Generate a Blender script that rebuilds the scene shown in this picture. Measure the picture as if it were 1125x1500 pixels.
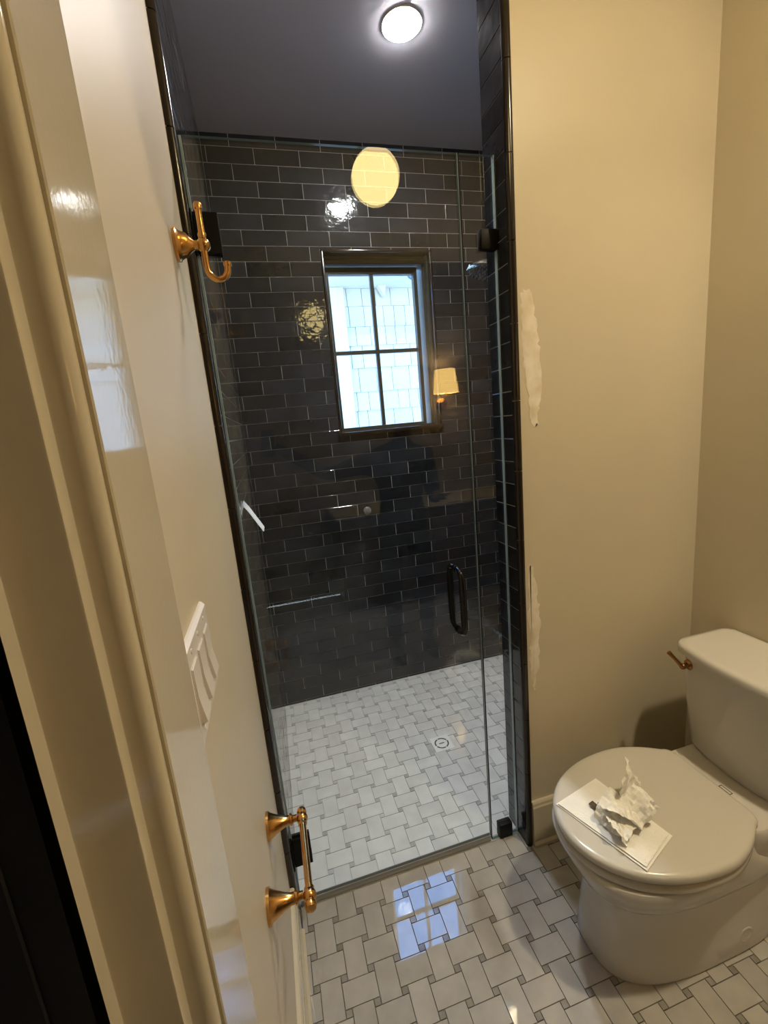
import bpy, bmesh, math, random
from mathutils import Vector, Matrix, noise
random.seed(7)
scene = bpy.context.scene
C = scene.collection
for o in list(bpy.data.objects): bpy.data.objects.remove(o)

# ------------------------------------------------------------------ camera, world, exposure
cd = bpy.data.cameras.new('camera'); cam = bpy.data.objects.new('camera', cd); C.objects.link(cam)
cd.sensor_fit = 'HORIZONTAL'; cd.sensor_width = 36.0; cd.lens = 20.474; cd.clip_start = 0.01; cd.clip_end = 200
RC = ((0.9613, 0.2395, 0.1363), (-0.2605, 0.951, 0.1664), (-0.0898, -0.1954, 0.9766))   # columns right, forward, up
CAM = Vector((0.1042, -1.2358, 1.6211))
cam.matrix_world = Matrix(((RC[0][0], RC[0][2], -RC[0][1], CAM.x), (RC[1][0], RC[1][2], -RC[1][1], CAM.y),
                           (RC[2][0], RC[2][2], -RC[2][1], CAM.z), (0, 0, 0, 1)))
scene.camera = cam
w = bpy.data.worlds.new('sky'); scene.world = w; w.use_nodes = True
bg = w.node_tree.nodes['Background']; bg.inputs[1].default_value = 8.0
_t = w.node_tree; _g = _t.nodes.new('ShaderNodeTexCoord'); _s = _t.nodes.new('ShaderNodeSeparateXYZ'); _r = _t.nodes.new('ShaderNodeValToRGB')
_r.color_ramp.elements[0].position = 0.0; _r.color_ramp.elements[0].color = (0.62, 0.74, 0.86, 1)
_r.color_ramp.elements[1].position = 0.45; _r.color_ramp.elements[1].color = (0.11, 0.37, 1.0, 1)
_t.links.new(_g.outputs['Generated'], _s.inputs[0]); _t.links.new(_s.outputs['Z'], _r.inputs[0]); _t.links.new(_r.outputs[0], bg.inputs[0])
sl = bpy.data.lights.new('sun', 'SUN'); sl.energy = 1.5; sl.angle = 0.01; sl.color = (1.0, 0.95, 0.86)
so = bpy.data.objects.new('sun', sl); C.objects.link(so); so.rotation_euler = (math.radians(38), 0, math.radians(12))
vs = scene.view_settings
vs.view_transform = 'Standard'; vs.look = 'None'; vs.exposure = 0.0; vs.gamma = 1.0; vs.use_curve_mapping = False
LED_W = 340.0      # shower downlight radiance
GLOBE = 13.5       # globe radiance
VAN_W = 500.0      # vanity downlights
# ------------------------------------------------------------------ dimensions (metres)
D, H, W, T, G, ZG, R, XW = 1.253, 3.053, 0.857, 0.129, 0.067, 2.358, 1.604, -0.016
DW0, DW1 = -0.903, -0.793           # door wall, near and far face
VB, VL, VR = -2.78, -1.0, 2.4       # vanity room back, left, right

# ------------------------------------------------------------------ helpers: materials
def mat(name, col, rough=0.5, metal=0.0, spec=0.5, noise_scale=None, noise_amt=0.0, bump=0.0, bump_scale=60, rnd=0.0,
        coat=0.0, emit=None, emit_s=0.0, col2=None, detail=3.0, sss=0.0):
    m = bpy.data.materials.new(name); m.use_nodes = True
    nt = m.node_tree; p = nt.nodes['Principled BSDF']
    p.inputs['Roughness'].default_value = rough; p.inputs['Metallic'].default_value = metal
    p.inputs['Specular IOR Level'].default_value = spec; p.inputs['Coat Weight'].default_value = coat
    p.inputs['Base Color'].default_value = (*col, 1)
    tc = nt.nodes.new('ShaderNodeTexCoord'); oi = nt.nodes.new('ShaderNodeObjectInfo')
    off = nt.nodes.new('ShaderNodeVectorMath'); off.operation = 'ADD'
    mul = nt.nodes.new('ShaderNodeVectorMath'); mul.operation = 'SCALE'; mul.inputs[3].default_value = 37.0 if rnd or bump else 0.0
    cmb = nt.nodes.new('ShaderNodeCombineXYZ')
    for i in range(3): nt.links.new(oi.outputs['Random'], cmb.inputs[i])
    nt.links.new(cmb.outputs[0], mul.inputs[0]); nt.links.new(tc.outputs['Object'], off.inputs[0]); nt.links.new(mul.outputs[0], off.inputs[1])
    cur = None
    if noise_scale:
        n = nt.nodes.new('ShaderNodeTexNoise'); n.inputs['Scale'].default_value = noise_scale; n.inputs['Detail'].default_value = detail
        nt.links.new(off.outputs[0], n.inputs['Vector'])
        rp = nt.nodes.new('ShaderNodeValToRGB'); rp.color_ramp.elements[0].position = 0.35; rp.color_ramp.elements[1].position = 0.68
        c2 = col2 or tuple(c * (1 - noise_amt) for c in col)
        rp.color_ramp.elements[0].color = (*c2, 1); rp.color_ramp.elements[1].color = (*col, 1)
        nt.links.new(n.outputs[0], rp.inputs[0]); cur = rp.outputs[0]
    if rnd:
        mr = nt.nodes.new('ShaderNodeMapRange'); mr.inputs[3].default_value = 1 - rnd; mr.inputs[4].default_value = 1 + rnd
        nt.links.new(oi.outputs['Random'], mr.inputs[0])
        mx = nt.nodes.new('ShaderNodeVectorMath'); mx.operation = 'SCALE'
        if cur: nt.links.new(cur, mx.inputs[0])
        else: mx.inputs[0].default_value = col
        nt.links.new(mr.outputs[0], mx.inputs[3]); cur = mx.outputs[0]
    if cur: nt.links.new(cur, p.inputs['Base Color'])
    if bump:
        n2 = nt.nodes.new('ShaderNodeTexNoise'); n2.inputs['Scale'].default_value = bump_scale; n2.inputs['Detail'].default_value = 2.0
        nt.links.new(off.outputs[0], n2.inputs['Vector'])
        b = nt.nodes.new('ShaderNodeBump'); b.inputs['Strength'].default_value = bump; b.inputs['Distance'].default_value = 0.004
        nt.links.new(n2.outputs[0], b.inputs['Height']); nt.links.new(b.outputs[0], p.inputs['Normal'])
    if emit:
        p.inputs['Emission Color'].default_value = (*emit, 1); p.inputs['Emission Strength'].default_value = emit_s
    return m
def glass_mat(name, tint=(0.95, 0.985, 0.97)):
    m = bpy.data.materials.new(name); m.use_nodes = True; nt = m.node_tree; nt.nodes.clear()
    out = nt.nodes.new('ShaderNodeOutputMaterial'); mix = nt.nodes.new('ShaderNodeMixShader')
    tr = nt.nodes.new('ShaderNodeBsdfTransparent'); tr.inputs[0].default_value = (*tint, 1)
    gl = nt.nodes.new('ShaderNodeBsdfGlossy'); gl.inputs['Roughness'].default_value = 0.0; gl.inputs[0].default_value = (1, 1, 1, 1)
    fr = nt.nodes.new('ShaderNodeFresnel'); ge = nt.nodes.new('ShaderNodeNewGeometry')
    mr = nt.nodes.new('ShaderNodeMapRange'); mr.inputs[3].default_value = 1.52; mr.inputs[4].default_value = 1 / 1.52
    nt.links.new(ge.outputs['Backfacing'], mr.inputs[0]); nt.links.new(mr.outputs[0], fr.inputs[0])
    nt.links.new(fr.outputs[0], mix.inputs[0]); nt.links.new(tr.outputs[0], mix.inputs[1]); nt.links.new(gl.outputs[0], mix.inputs[2])
    nt.links.new(mix.outputs[0], out.inputs[0]); return m

M = dict(
    paint=mat('cream_paint', (0.62, 0.55, 0.42), 0.45, noise_scale=3, noise_amt=0.04, bump=0.05, bump_scale=220),
    trim=mat('gloss_trim_paint', (0.60, 0.54, 0.42), 0.08, bump=0.025, bump_scale=140),
    ceil=mat('charcoal_ceiling_paint', (0.62, 0.60, 0.66), 0.6, bump=0.03, bump_scale=200),
    taupe=mat('taupe_paint', (0.26, 0.21, 0.15), 0.6, noise_scale=3, noise_amt=0.05),
    white=mat('white_ceiling_paint', (0.7, 0.66, 0.58), 0.6),
    black=mat('flat_black', (0.004, 0.004, 0.004), 0.6),
    tile=mat('glazed_black_tile', (0.028, 0.029, 0.034), 0.09, spec=0.55, rnd=0.35, noise_scale=9, noise_amt=0.3, bump=0.42, bump_scale=22),
    pencil=mat('dark_pencil_trim', (0.016, 0.011, 0.009), 0.18, bump=0.05, bump_scale=30),
    grout=mat('grey_grout', (0.60, 0.58, 0.57), 0.85, noise_scale=30, noise_amt=0.2),
    fgrout=mat('floor_grout', (0.27, 0.26, 0.245), 0.7, noise_scale=20, noise_amt=0.15),
    sgrout=mat('shower_floor_grout', (0.44, 0.43, 0.42), 0.8, noise_scale=20, noise_amt=0.15),
    marble=mat('polished_marble', (0.47, 0.455, 0.435), 0.015, spec=1.0, rnd=0.06, noise_scale=14, col2=(0.40, 0.385, 0.37), detail=6),
    honed=mat('honed_marble', (0.64, 0.63, 0.63), 0.45, rnd=0.06, noise_scale=14, col2=(0.55, 0.54, 0.54), detail=6),
    dot=mat('grey_marble_dot', (0.30, 0.285, 0.27), 0.1, rnd=0.15, noise_scale=30, noise_amt=0.2),
    hdot=mat('honed_grey_dot', (0.46, 0.45, 0.45), 0.5, rnd=0.15, noise_scale=30, noise_amt=0.2),
    brass=mat('brushed_brass', (0.72, 0.40, 0.14), 0.22, metal=1.0, noise_scale=40, noise_amt=0.15),
    bronze=mat('aged_brass', (0.42, 0.22, 0.09), 0.3, metal=1.0, noise_scale=40, noise_amt=0.2),
    blackmetal=mat('matte_black_metal', (0.004, 0.004, 0.004), 0.5, spec=0.2, noise_scale=20, noise_amt=0.2),
    glossblack=mat('gloss_black_metal', (0.006, 0.006, 0.007), 0.12, noise_scale=20, noise_amt=0.2),
    chrome=mat('polished_nickel', (0.8, 0.77, 0.7), 0.12, metal=1.0, noise_scale=30, noise_amt=0.05),
    glass=glass_mat('clear_glass'), wglass=glass_mat('window_glass', (0.97, 0.99, 0.99)),
    edge=mat('glass_edge', (0.10, 0.16, 0.17), 0.04, spec=1.0, noise_scale=5, noise_amt=0.2),
    silicone=mat('silicone_reflect_tint', (0.42, 0.55, 0.64), 0.1, spec=0.8, noise_scale=6, noise_amt=0.15),  # pale blue imitates the window reflected along the glass edges
    seal=mat('clear_vinyl', (0.30, 0.30, 0.30), 0.3, noise_scale=10, noise_amt=0.1),
    porc=mat('white_porcelain', (0.60, 0.58, 0.55), 0.12, spec=0.55, noise_scale=4, noise_amt=0.02),
    seatp=mat('white_plastic_seat', (0.58, 0.555, 0.51), 0.2, noise_scale=4, noise_amt=0.02),
    plate=mat('white_switch_plastic', (0.74, 0.70, 0.66), 0.3, noise_scale=5, noise_amt=0.02),
    paper=mat('white_paper', (0.90, 0.89, 0.86), 0.9, noise_scale=30, noise_amt=0.05, bump=0.2, bump_scale=120),
    wet=mat('damp_paper', (0.62, 0.56, 0.44), 0.8, noise_scale=14, col2=(0.5, 0.44, 0.33)),
    tape=mat('white_tape', (0.72, 0.72, 0.76), 0.5, noise_scale=20, noise_amt=0.05),
    spackle=mat('spackle', (0.86, 0.80, 0.72), 0.85, noise_scale=18, col2=(0.68, 0.60, 0.46)),
    frame=mat('dark_bronze_window', (0.045, 0.045, 0.035), 0.35, noise_scale=8, noise_amt=0.2),
    drainw=mat('white_drain', (0.75, 0.75, 0.74), 0.3, noise_scale=9, noise_amt=0.04),
    siding=mat('white_shingle', (0.55, 0.56, 0.54), 0.8, rnd=0.05, noise_scale=6, noise_amt=0.05),
    board=mat('cream_corner_board', (0.62, 0.60, 0.50), 0.8, noise_scale=4, noise_amt=0.05),
    soffit=mat('pale_soffit', (0.60, 0.63, 0.64), 0.8, noise_scale=4, noise_amt=0.05),
    slate=mat('blue_grey_flashing', (0.10, 0.17, 0.22), 0.6, noise_scale=4, noise_amt=0.1),
    ledm=mat('downlight_lens', (1, 1, 1), 0.5, emit=(1.0, 0.96, 0.95), emit_s=LED_W),
    vled=mat('warm_downlight_lens', (1, 1, 1), 0.5, emit=(1.0, 0.84, 0.55), emit_s=VAN_W),
    globe=mat('warm_globe_glass', (0.9, 0.85, 0.7), 0.4, emit=(1.0, 0.72, 0.28), emit_s=GLOBE),
    shade=mat('warm_lamp_shade', (0.9, 0.85, 0.7), 0.7, emit=(1.0, 0.60, 0.17), emit_s=9.0),
    wood=mat('walnut_cabinet', (0.12, 0.075, 0.045), 0.4, noise_scale=6, noise_amt=0.4),
    counter=mat('stone_counter', (0.55, 0.5, 0.42), 0.2, noise_scale=8, noise_amt=0.1),
    cloth=mat('black_cloth', (0.010, 0.010, 0.012), 0.9, noise_scale=60, noise_amt=0.3),
    denim=mat('dark_denim', (0.012, 0.014, 0.022), 0.9, noise_scale=80, noise_amt=0.3),
    skin=mat('skin', (0.45, 0.27, 0.19), 0.5, noise_scale=20, noise_amt=0.08),
    hair=mat('dark_hair', (0.015, 0.011, 0.009), 0.7, noise_scale=60, noise_amt=0.3),
    shoe=mat('shoe_leather', (0.02, 0.018, 0.016), 0.5, noise_scale=20, noise_amt=0.2),
    eye=mat('eye_white', (0.6, 0.6, 0.6), 0.2, noise_scale=9, noise_amt=0.05),
    phone=mat('phone_body', (0.01, 0.012, 0.02), 0.15, noise_scale=9, noise_amt=0.1),
    bluep=mat('blue_case', (0.10, 0.2, 0.45), 0.3, noise_scale=9, noise_amt=0.1),
    ink=mat('dark_print', (0.03, 0.03, 0.03), 0.5, noise_scale=9, noise_amt=0.1),
    stub=mat('brown_wrapper', (0.13, 0.09, 0.06), 0.5, noise_scale=120, col2=(0.05, 0.03, 0.02)),
    cap=mat('grey_rubber', (0.16, 0.16, 0.17), 0.4, noise_scale=9, noise_amt=0.1),
    ground=mat('outside_ground', (0.3, 0.29, 0.26), 0.9, noise_scale=3, noise_amt=0.3),
)

# ------------------------------------------------------------------ helpers: shapes -> (verts, faces)
def box(x0, x1, y0, y1, z0, z1, bev=0.0, seg=1):
    v = [(x, y, z) for z in (z0, z1) for y in (y0, y1) for x in (x0, x1)]
    f = [(0, 2, 3, 1), (4, 5, 7, 6), (0, 1, 5, 4), (2, 6, 7, 3), (0, 4, 6, 2), (1, 3, 7, 5)]
    if not bev: return v, f
    bm = bmesh.new(); vv = [bm.verts.new(p) for p in v]
    for q in f: bm.faces.new([vv[i] for i in q])
    bmesh.ops.bevel(bm, geom=list(bm.edges), offset=bev, segments=seg, profile=0.5, affect='EDGES', clamp_overlap=True)
    bm.verts.index_update()
    r = [tuple(p.co) for p in bm.verts], [tuple(q.index for q in fc.verts) for fc in bm.faces]
    bm.free(); return r
def join(*shapes):
    V, F = [], []
    for v, f in shapes:
        n = len(V); V += list(v); F += [tuple(i + n for i in q) for q in f]
    return V, F
def loft(rings, cap=True, closed=True):
    n = len(rings[0]); V = [tuple(p) for r in rings for p in r]; F = []
    for i in range(len(rings) - 1):
        for j in range(n if closed else n - 1):
            k = (j + 1) % n
            F.append((i * n + j, i * n + k, (i + 1) * n + k, (i + 1) * n + j))
    if cap: F.append(tuple(range(n))[::-1]); F.append(tuple((len(rings) - 1) * n + j for j in range(n)))
    return V, F
def frame_of(d):
    d = Vector(d).normalized(); a = Vector((0, 0, 1)) if abs(d.z) < 0.9 else Vector((1, 0, 0))
    u = d.cross(a).normalized(); return u, u.cross(d).normalized() * -1, d
def lathe(prof, origin, axis, n=24):           # prof: (distance along axis, radius)
    u, v, d = frame_of(axis); o = Vector(origin); rings = []
    for s, r in prof:
        rings.append([o + d * s + (u * math.cos(2 * math.pi * k / n) - v * math.sin(2 * math.pi * k / n)) * max(r, 1e-5) for k in range(n)])
    return loft(rings)
def tube(path, rad, n=12):
    P = [Vector(p) for p in path]; rings = []; u = None
    for i, p in enumerate(P):
        d = (P[min(i + 1, len(P) - 1)] - P[max(i - 1, 0)]).normalized()
        if u is None: u, _, _ = frame_of(d)
        u = (u - d * u.dot(d)).normalized(); v = d.cross(u); r = rad[i] if isinstance(rad, (list, tuple)) else rad
        rings.append([p + (u * math.cos(2 * math.pi * k / n) + v * math.sin(2 * math.pi * k / n)) * r for k in range(n)])
    return loft(rings)
def prism(poly, z0, z1):
    return loft([[(x, y, z0) for x, y in poly], [(x, y, z1) for x, y in poly]])
def sphere(c, r, nu=20, nv=12, sc=(1, 1, 1)):
    rings = []
    for i in range(nv + 1):
        a = math.pi * i / nv; rr = max(math.sin(a), 1e-4) * r
        rings.append([(c[0] + rr * math.cos(2 * math.pi * k / nu) * sc[0], c[1] + rr * math.sin(2 * math.pi * k / nu) * sc[1], c[2] - math.cos(a) * r * sc[2]) for k in range(nu)])
    return loft(rings)
def smooth_path(P, n=8):
    P = [Vector(p) for p in P]; out = []
    for i in range(len(P) - 1):
        a, b, c, d = P[max(i - 1, 0)], P[i], P[i + 1], P[min(i + 2, len(P) - 1)]
        for k in range(n):
            t = k / n
            out.append(0.5 * ((2 * b) + (c - a) * t + (2 * a - 5 * b + 4 * c - d) * t * t + (3 * b - a - 3 * c + d) * t ** 3))
    return out + [P[-1]]

# ------------------------------------------------------------------ helpers: objects
ORG = {}
def link(name, me, parent=None):
    o = bpy.data.objects.new(name, me); C.objects.link(o)
    if parent is not None: o.parent = parent
    return o
def make_mesh(name, shape, m, org=(0, 0, 0), smooth=True, ang=35):
    v, f = shape; ox, oy, oz = org
    me = bpy.data.meshes.new(name); me.from_pydata([(p[0] - ox, p[1] - oy, p[2] - oz) for p in v], [], f)
    bm = bmesh.new(); bm.from_mesh(me); bmesh.ops.remove_doubles(bm, verts=bm.verts, dist=1e-6)
    bmesh.ops.recalc_face_normals(bm, faces=bm.faces); bm.to_mesh(me); bm.free()
    for x in (m if isinstance(m, (list, tuple)) else [m]): me.materials.append(x)
    if smooth:
        me.polygons.foreach_set('use_smooth', [True] * len(me.polygons)); me.set_sharp_from_angle(angle=math.radians(ang))
    me.update(); return me
def part(name, shape, m, parent, label=None, smooth=True, ang=35, kind=None):
    org = ORG.get(parent.name, (0, 0, 0))
    o = link(name, make_mesh(name, shape, m, org, smooth, ang), parent); ORG[o.name] = org
    if label: o['label'] = label
    if kind: o['kind'] = kind
    return o
def thing(name, label, cat, loc, group=None):
    o = link(name, None); o.location = loc; o.empty_display_size = 0.05
    o['label'] = label; o['category'] = cat
    if group: o['group'] = group
    ORG[o.name] = tuple(loc); return o
def solid(name, shape, m, label, cat, loc, group=None, smooth=True, ang=35):
    o = link(name, make_mesh(name, shape, m, loc, smooth, ang)); o.location = loc
    o['label'] = label; o['category'] = cat
    if group: o['group'] = group
    ORG[o.name] = tuple(loc); return o
def struct(name, shape, m, label=None, smooth=False):
    o = link(name, make_mesh(name, shape, m, (0, 0, 0), smooth)); o['kind'] = 'structure'; ORG[o.name] = (0, 0, 0)
    if label: o['label'] = label
    return o
TC = {}
def tile_mesh(w, h, th, m, var, und=0.0006, bev=0.0016, n=3):
    key = (round(w, 4), round(h, 4), th, m.name, var)
    if key in TC: return TC[key]
    rr = random.Random(hash(key[:3]) + var * 13)
    e = min(bev * 1.5, w * 0.2, h * 0.2)
    def ax(L): return [0, e] + [e + (L - 2 * e) * k / (n - 1) for k in range(1, n - 1)] + [L - e, L]
    X, Y = ax(w), ax(h); V, F = [], []
    for j, y in enumerate(Y):
        for i, x in enumerate(X):
            ed = i in (0, len(X) - 1) or j in (0, len(Y) - 1)
            V.append((x - w / 2, y - h / 2, th - bev if ed else th + rr.uniform(-und, und)))
    nx, ny = len(X), len(Y)
    for j in range(ny - 1):
        for i in range(nx - 1): F.append((j * nx + i, j * nx + i + 1, (j + 1) * nx + i + 1, (j + 1) * nx + i))
    b = len(V); V += [(-w / 2, -h / 2, 0), (w / 2, -h / 2, 0), (w / 2, h / 2, 0), (-w / 2, h / 2, 0)]
    F.append((b, b + 1) + tuple(range(nx - 1, -1, -1)))
    F.append((b + 1, b + 2) + tuple(j * nx + nx - 1 for j in range(ny - 1, -1, -1)))
    F.append((b + 2, b + 3) + tuple((ny - 1) * nx + i for i in range(nx)))
    F.append((b + 3, b) + tuple(j * nx for j in range(ny)))
    me = bpy.data.meshes.new('tile'); me.from_pydata(V, [], F); me.materials.append(m)
    me.polygons.foreach_set('use_smooth', [True] * len(me.polygons)); me.set_sharp_from_angle(angle=math.radians(12)); me.update()
    TC[key] = me; return me
def place_tile(parent, name, c, ux, uy, w, h, th, m, jit=0.0025, variants=5, und=0.0003, bev=0.0004):
    me = tile_mesh(w, h, th, m, random.randrange(variants), und, bev)
    o = bpy.data.objects.new(name, me); C.objects.link(o); o.parent = parent
    ux, uy = Vector(ux), Vector(uy); uz = ux.cross(uy)
    Mx = Matrix(((ux.x, uy.x, uz.x), (ux.y, uy.y, uz.y), (ux.z, uy.z, uz.z))).to_4x4()
    J = Matrix.Rotation(random.uniform(-jit, jit), 4, 'X') @ Matrix.Rotation(random.uniform(-jit, jit), 4, 'Y')
    o.matrix_local = Matrix.Translation(Vector(c)) @ Mx @ J
    return o

# ================================================================== STRUCTURE
PZ, Z0, GAP = 0.0728, 0.012, 0.0026       # course pitch, first joint, grout width
PX = 0.2215
WX0, WX1, WZ0, WZ1 = 0.515, 1.138, 1.581, 2.547      # window surround on the shower back wall
def wall_rows():
    zs = [0.0] + [Z0 + PZ * k for k in range(60) if Z0 + PZ * k < H - 0.005] + [H]
    return [(zs[i], zs[i + 1], i - 1) for i in range(len(zs) - 1)]
# shower back wall with the window opening
yb = D + 0.0020
wb = struct('wall_shower_back', join(box(-0.12, WX0 + .012, yb, D + .16, 0, H), box(WX1 - .012, 1.72, yb, D + .16, 0, H),
            box(WX0 + .012, WX1 - .012, yb, D + .16, 0, WZ0 + .012), box(WX0 + .012, WX1 - .012, yb, D + .16, WZ1 - .012, H)), M['grout'],
            'black tiled back wall of the shower around the window')
field = []
for z0, z1, k in wall_rows():
    a, b = z0 + GAP / 2, z1 - GAP / 2
    if b - a < 0.006: continue
    off = 0.1305 if k % 2 else 0.2405
    xs = sorted({0.0, R} | {off + PX * i for i in range(-2, 9) if 0.012 < off + PX * i < R - 0.01})
    for x0, x1 in zip(xs[:-1], xs[1:]):
        c0, c1 = x0 + GAP / 2, x1 - GAP / 2
        if x0 >= 1.40: field.append(box(c0, c1, D, D + .0020, a, b)); continue
        rects = []
        if c1 <= WX0 or c0 >= WX1 or b <= WZ0 or a >= WZ1: rects = [(c0, c1, a, b)]
        else:
            if c0 < WX0 - .006: rects.append((c0, WX0 - .001, a, b))
            if c1 > WX1 + .006: rects.append((WX1 + .001, c1, a, b))
            m0, m1 = max(c0, WX0 - .001), min(c1, WX1 + .001)
            if a < WZ0 - .006: rects.append((m0, m1, a, WZ0 - .001))
            if b > WZ1 + .006: rects.append((m0, m1, WZ1 + .001, b))
        for (u0, u1, v0, v1) in rects:
            if u1 - u0 < .006 or v1 - v0 < .006: continue
            place_tile(wb, 'tile', ((u0 + u1) / 2, yb, (v0 + v1) / 2), (1, 0, 0), (0, 0, 1), u1 - u0, v1 - v0, .0020, M['tile'])
part('tile_field', join(*field), M['tile'], wb, kind='stuff', smooth=False)
# shower left wall
wl = struct('wall_shower_left', box(-0.13, -0.0020, 0.0, D + .0020, 0, H), M['grout'], 'black tiled left wall of the shower')
for z0, z1, k in wall_rows():
    a, b = z0 + GAP / 2, z1 - GAP / 2
    if b - a < 0.006: continue
    off = D - (0.1105 if k % 2 else 0.2215)
    ys = sorted({0.002, D} | {off - PX * i for i in range(-1, 8) if 0.015 < off - PX * i < D - .01})
    for y0, y1 in zip(ys[:-1], ys[1:]):
        place_tile(wl, 'tile', (-0.0020, (y0 + y1) / 2, (a + b) / 2), (0, 1, 0), (0, 0, 1), y1 - y0 - GAP, b - a, .0020, M['tile'])
# front wall (paint) with the tiled jamb return
wf = struct('wall_front', box(W + .0040, 1.75, 0.0, T - .0040, 0, H), M['paint'], 'warm cream painted wall beside the shower opening')
part('jamb_backer', box(W + .0020, W + .0039, 0.001, T, 0, H), M['grout'], wf, smooth=False)
part('shower_side_facing', box(W + .0020, R, T - .0039, T, 0, H), M['tile'], wf, smooth=False)
for z0, z1, k in wall_rows():
    a, b = z0 + GAP / 2, z1 - GAP / 2
    if b - a < 0.006: continue
    place_tile(wf, 'tile', (W + .0020, 0.5 * (.005 + T), (a + b) / 2), (0, -1, 0), (0, 0, 1), T - .005 - GAP, b - a, .0020, M['tile'])
def blob(cx, pts, y=-0.0012):
    n = len(pts); return loft([[(x, 0.0005, z) for x, z in pts], [(x, y * .4, z) for x, z in pts], [(cx + (x - cx) * .9, y, z) for x, z in pts]])
def ragged(pts, s, amp=.006):
    P = smooth_path([(x, 0, z) for x, z in pts + [pts[0]]], 7)[:-1]; rr = random.Random(s)
    return [(p.x + rr.uniform(-amp, amp), p.z + rr.uniform(-amp, amp)) for p in P]
part('spackle_patch', blob(.92, ragged([(.894, 1.965), (.925, 1.972), (.943, 1.88), (.952, 1.80), (.955, 1.70), (.943, 1.60), (.935, 1.575), (.912, 1.60), (.908, 1.68), (.897, 1.76), (.893, 1.87)], 3)), M['spackle'], wf, 'pale upright spackle patch at window height')
part('spackle_patch', blob(.91, ragged([(.898, 1.115), (.915, 1.09), (.930, .98), (.934, .88), (.926, .76), (.908, .65), (.896, .70), (.893, .82), (.892, .97)], 5)), M['spackle'], wf, 'lower pale spackle patch beside the black trim')
# other walls
struct('wall_left', box(-0.13, XW, DW1, 0.0, 0, H), M['paint'], 'cream painted left wall with the switches')
struct('wall_right', join(box(R, R + .12, -.70, T - .01, 0, H), box(R + .12, VR, -.70, -.58, 0, H)), M['paint'], 'cream painted wall behind the toilet')
struct('wall_shower_right', box(R, R + .12, T - .01, D + .2, 0, H), M['tile'])
struct('ceiling_shower', box(-0.13, R + .12, 0.0, D + .16, H, H + .1), M['ceil'], 'charcoal painted ceiling over the shower')
struct('ceiling', box(VL, VR, VB, 0.0, H, H + .1), M['white'])
struct('wall_door', box(VL, -.02, DW0, DW1, 0, H), M['paint'], 'cream wall with the cased opening')
struct('wall_vanity_back', box(VL, VR, VB - .1, VB, 0, H), M['taupe'])
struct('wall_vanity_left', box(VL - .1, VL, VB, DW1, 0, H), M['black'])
struct('wall_vanity_right', box(VR, VR + .1, VB, -.58, 0, H), M['paint'])
dk = struct('wall_dark', box(VL, -.0622, -.9432, DW0, 0, H), M['black'], 'black wall face beside the door casing')  # flat black over the whole face
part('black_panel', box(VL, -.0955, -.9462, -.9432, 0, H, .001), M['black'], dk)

# floors
fl = struct('floor', box(VL, VR, VB, G, -.06, -.006), M['fgrout'], 'polished marble basketweave floor with grey dots')
fs = struct('floor_shower', box(-.12, R, G, D + .1, -.06, -.0035), M['sgrout'], 'honed marble basketweave shower floor with grey dots')
def weave(parent, ox, oy, px, py, par, x0, x1, y0, y1, mt, md, hide=None):
    d = .0195; g = .0022
    for n in range(-3, 24):
        for m in range(-20, 20):
            cx, cy = ox + (n + .5) * px, oy + (m + .5) * py
            h = (n + m + par) % 2 == 0
            lx, ly = ((px + d) / 2, (py - d) / 2) if h else ((px - d) / 2, (py + d) / 2)
            a0, a1, b0, b1 = max(cx - lx + g / 2, x0), min(cx + lx - g / 2, x1), max(cy - ly + g / 2, y0), min(cy + ly - g / 2, y1)
            if a1 - a0 > .004 and b1 - b0 > .004 and not (hide and hide((a0 + a1) / 2, (b0 + b1) / 2)):
                place_tile(parent, 'tile', ((a0 + a1) / 2, (b0 + b1) / 2, -.006), (1, 0, 0), (0, 1, 0), a1 - a0, b1 - b0, .006, mt, jit=.0012, variants=3, und=0, bev=.0003)
            a0, a1, b0, b1 = max(ox + n * px - d / 2 + g / 2, x0), min(ox + n * px + d / 2 - g / 2, x1), max(oy + m * py - d / 2 + g / 2, y0), min(oy + m * py + d / 2 - g / 2, y1)
            if a1 - a0 > .003 and b1 - b0 > .003 and not (hide and hide((a0 + a1) / 2, (b0 + b1) / 2)):
                place_tile(parent, 'dot_tile', ((a0 + a1) / 2, (b0 + b1) / 2, -.006), (1, 0, 0), (0, 1, 0), a1 - a0, b1 - b0, .006, md, jit=.0015, variants=2, und=0, bev=.0003)
weave(fl, .030, -.017, .0829, .0842, 0, .004, R - .016, -.90, G - .012, M['marble'], M['dot'])
DRX, DRY, DRH = .763, .618, .0505
weave(fs, .039, .2335, .0815, .0828, 0, .001, 1.50, G + .012, D - .001, M['honed'], M['hdot'], hide=lambda x, y: abs(x - DRX) < .042 and abs(y - DRY) < .042)
part('threshold_strip', box(.002, W, G - .011, G + .011, -.006, .0005, .001), M['marble'], fs)

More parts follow.
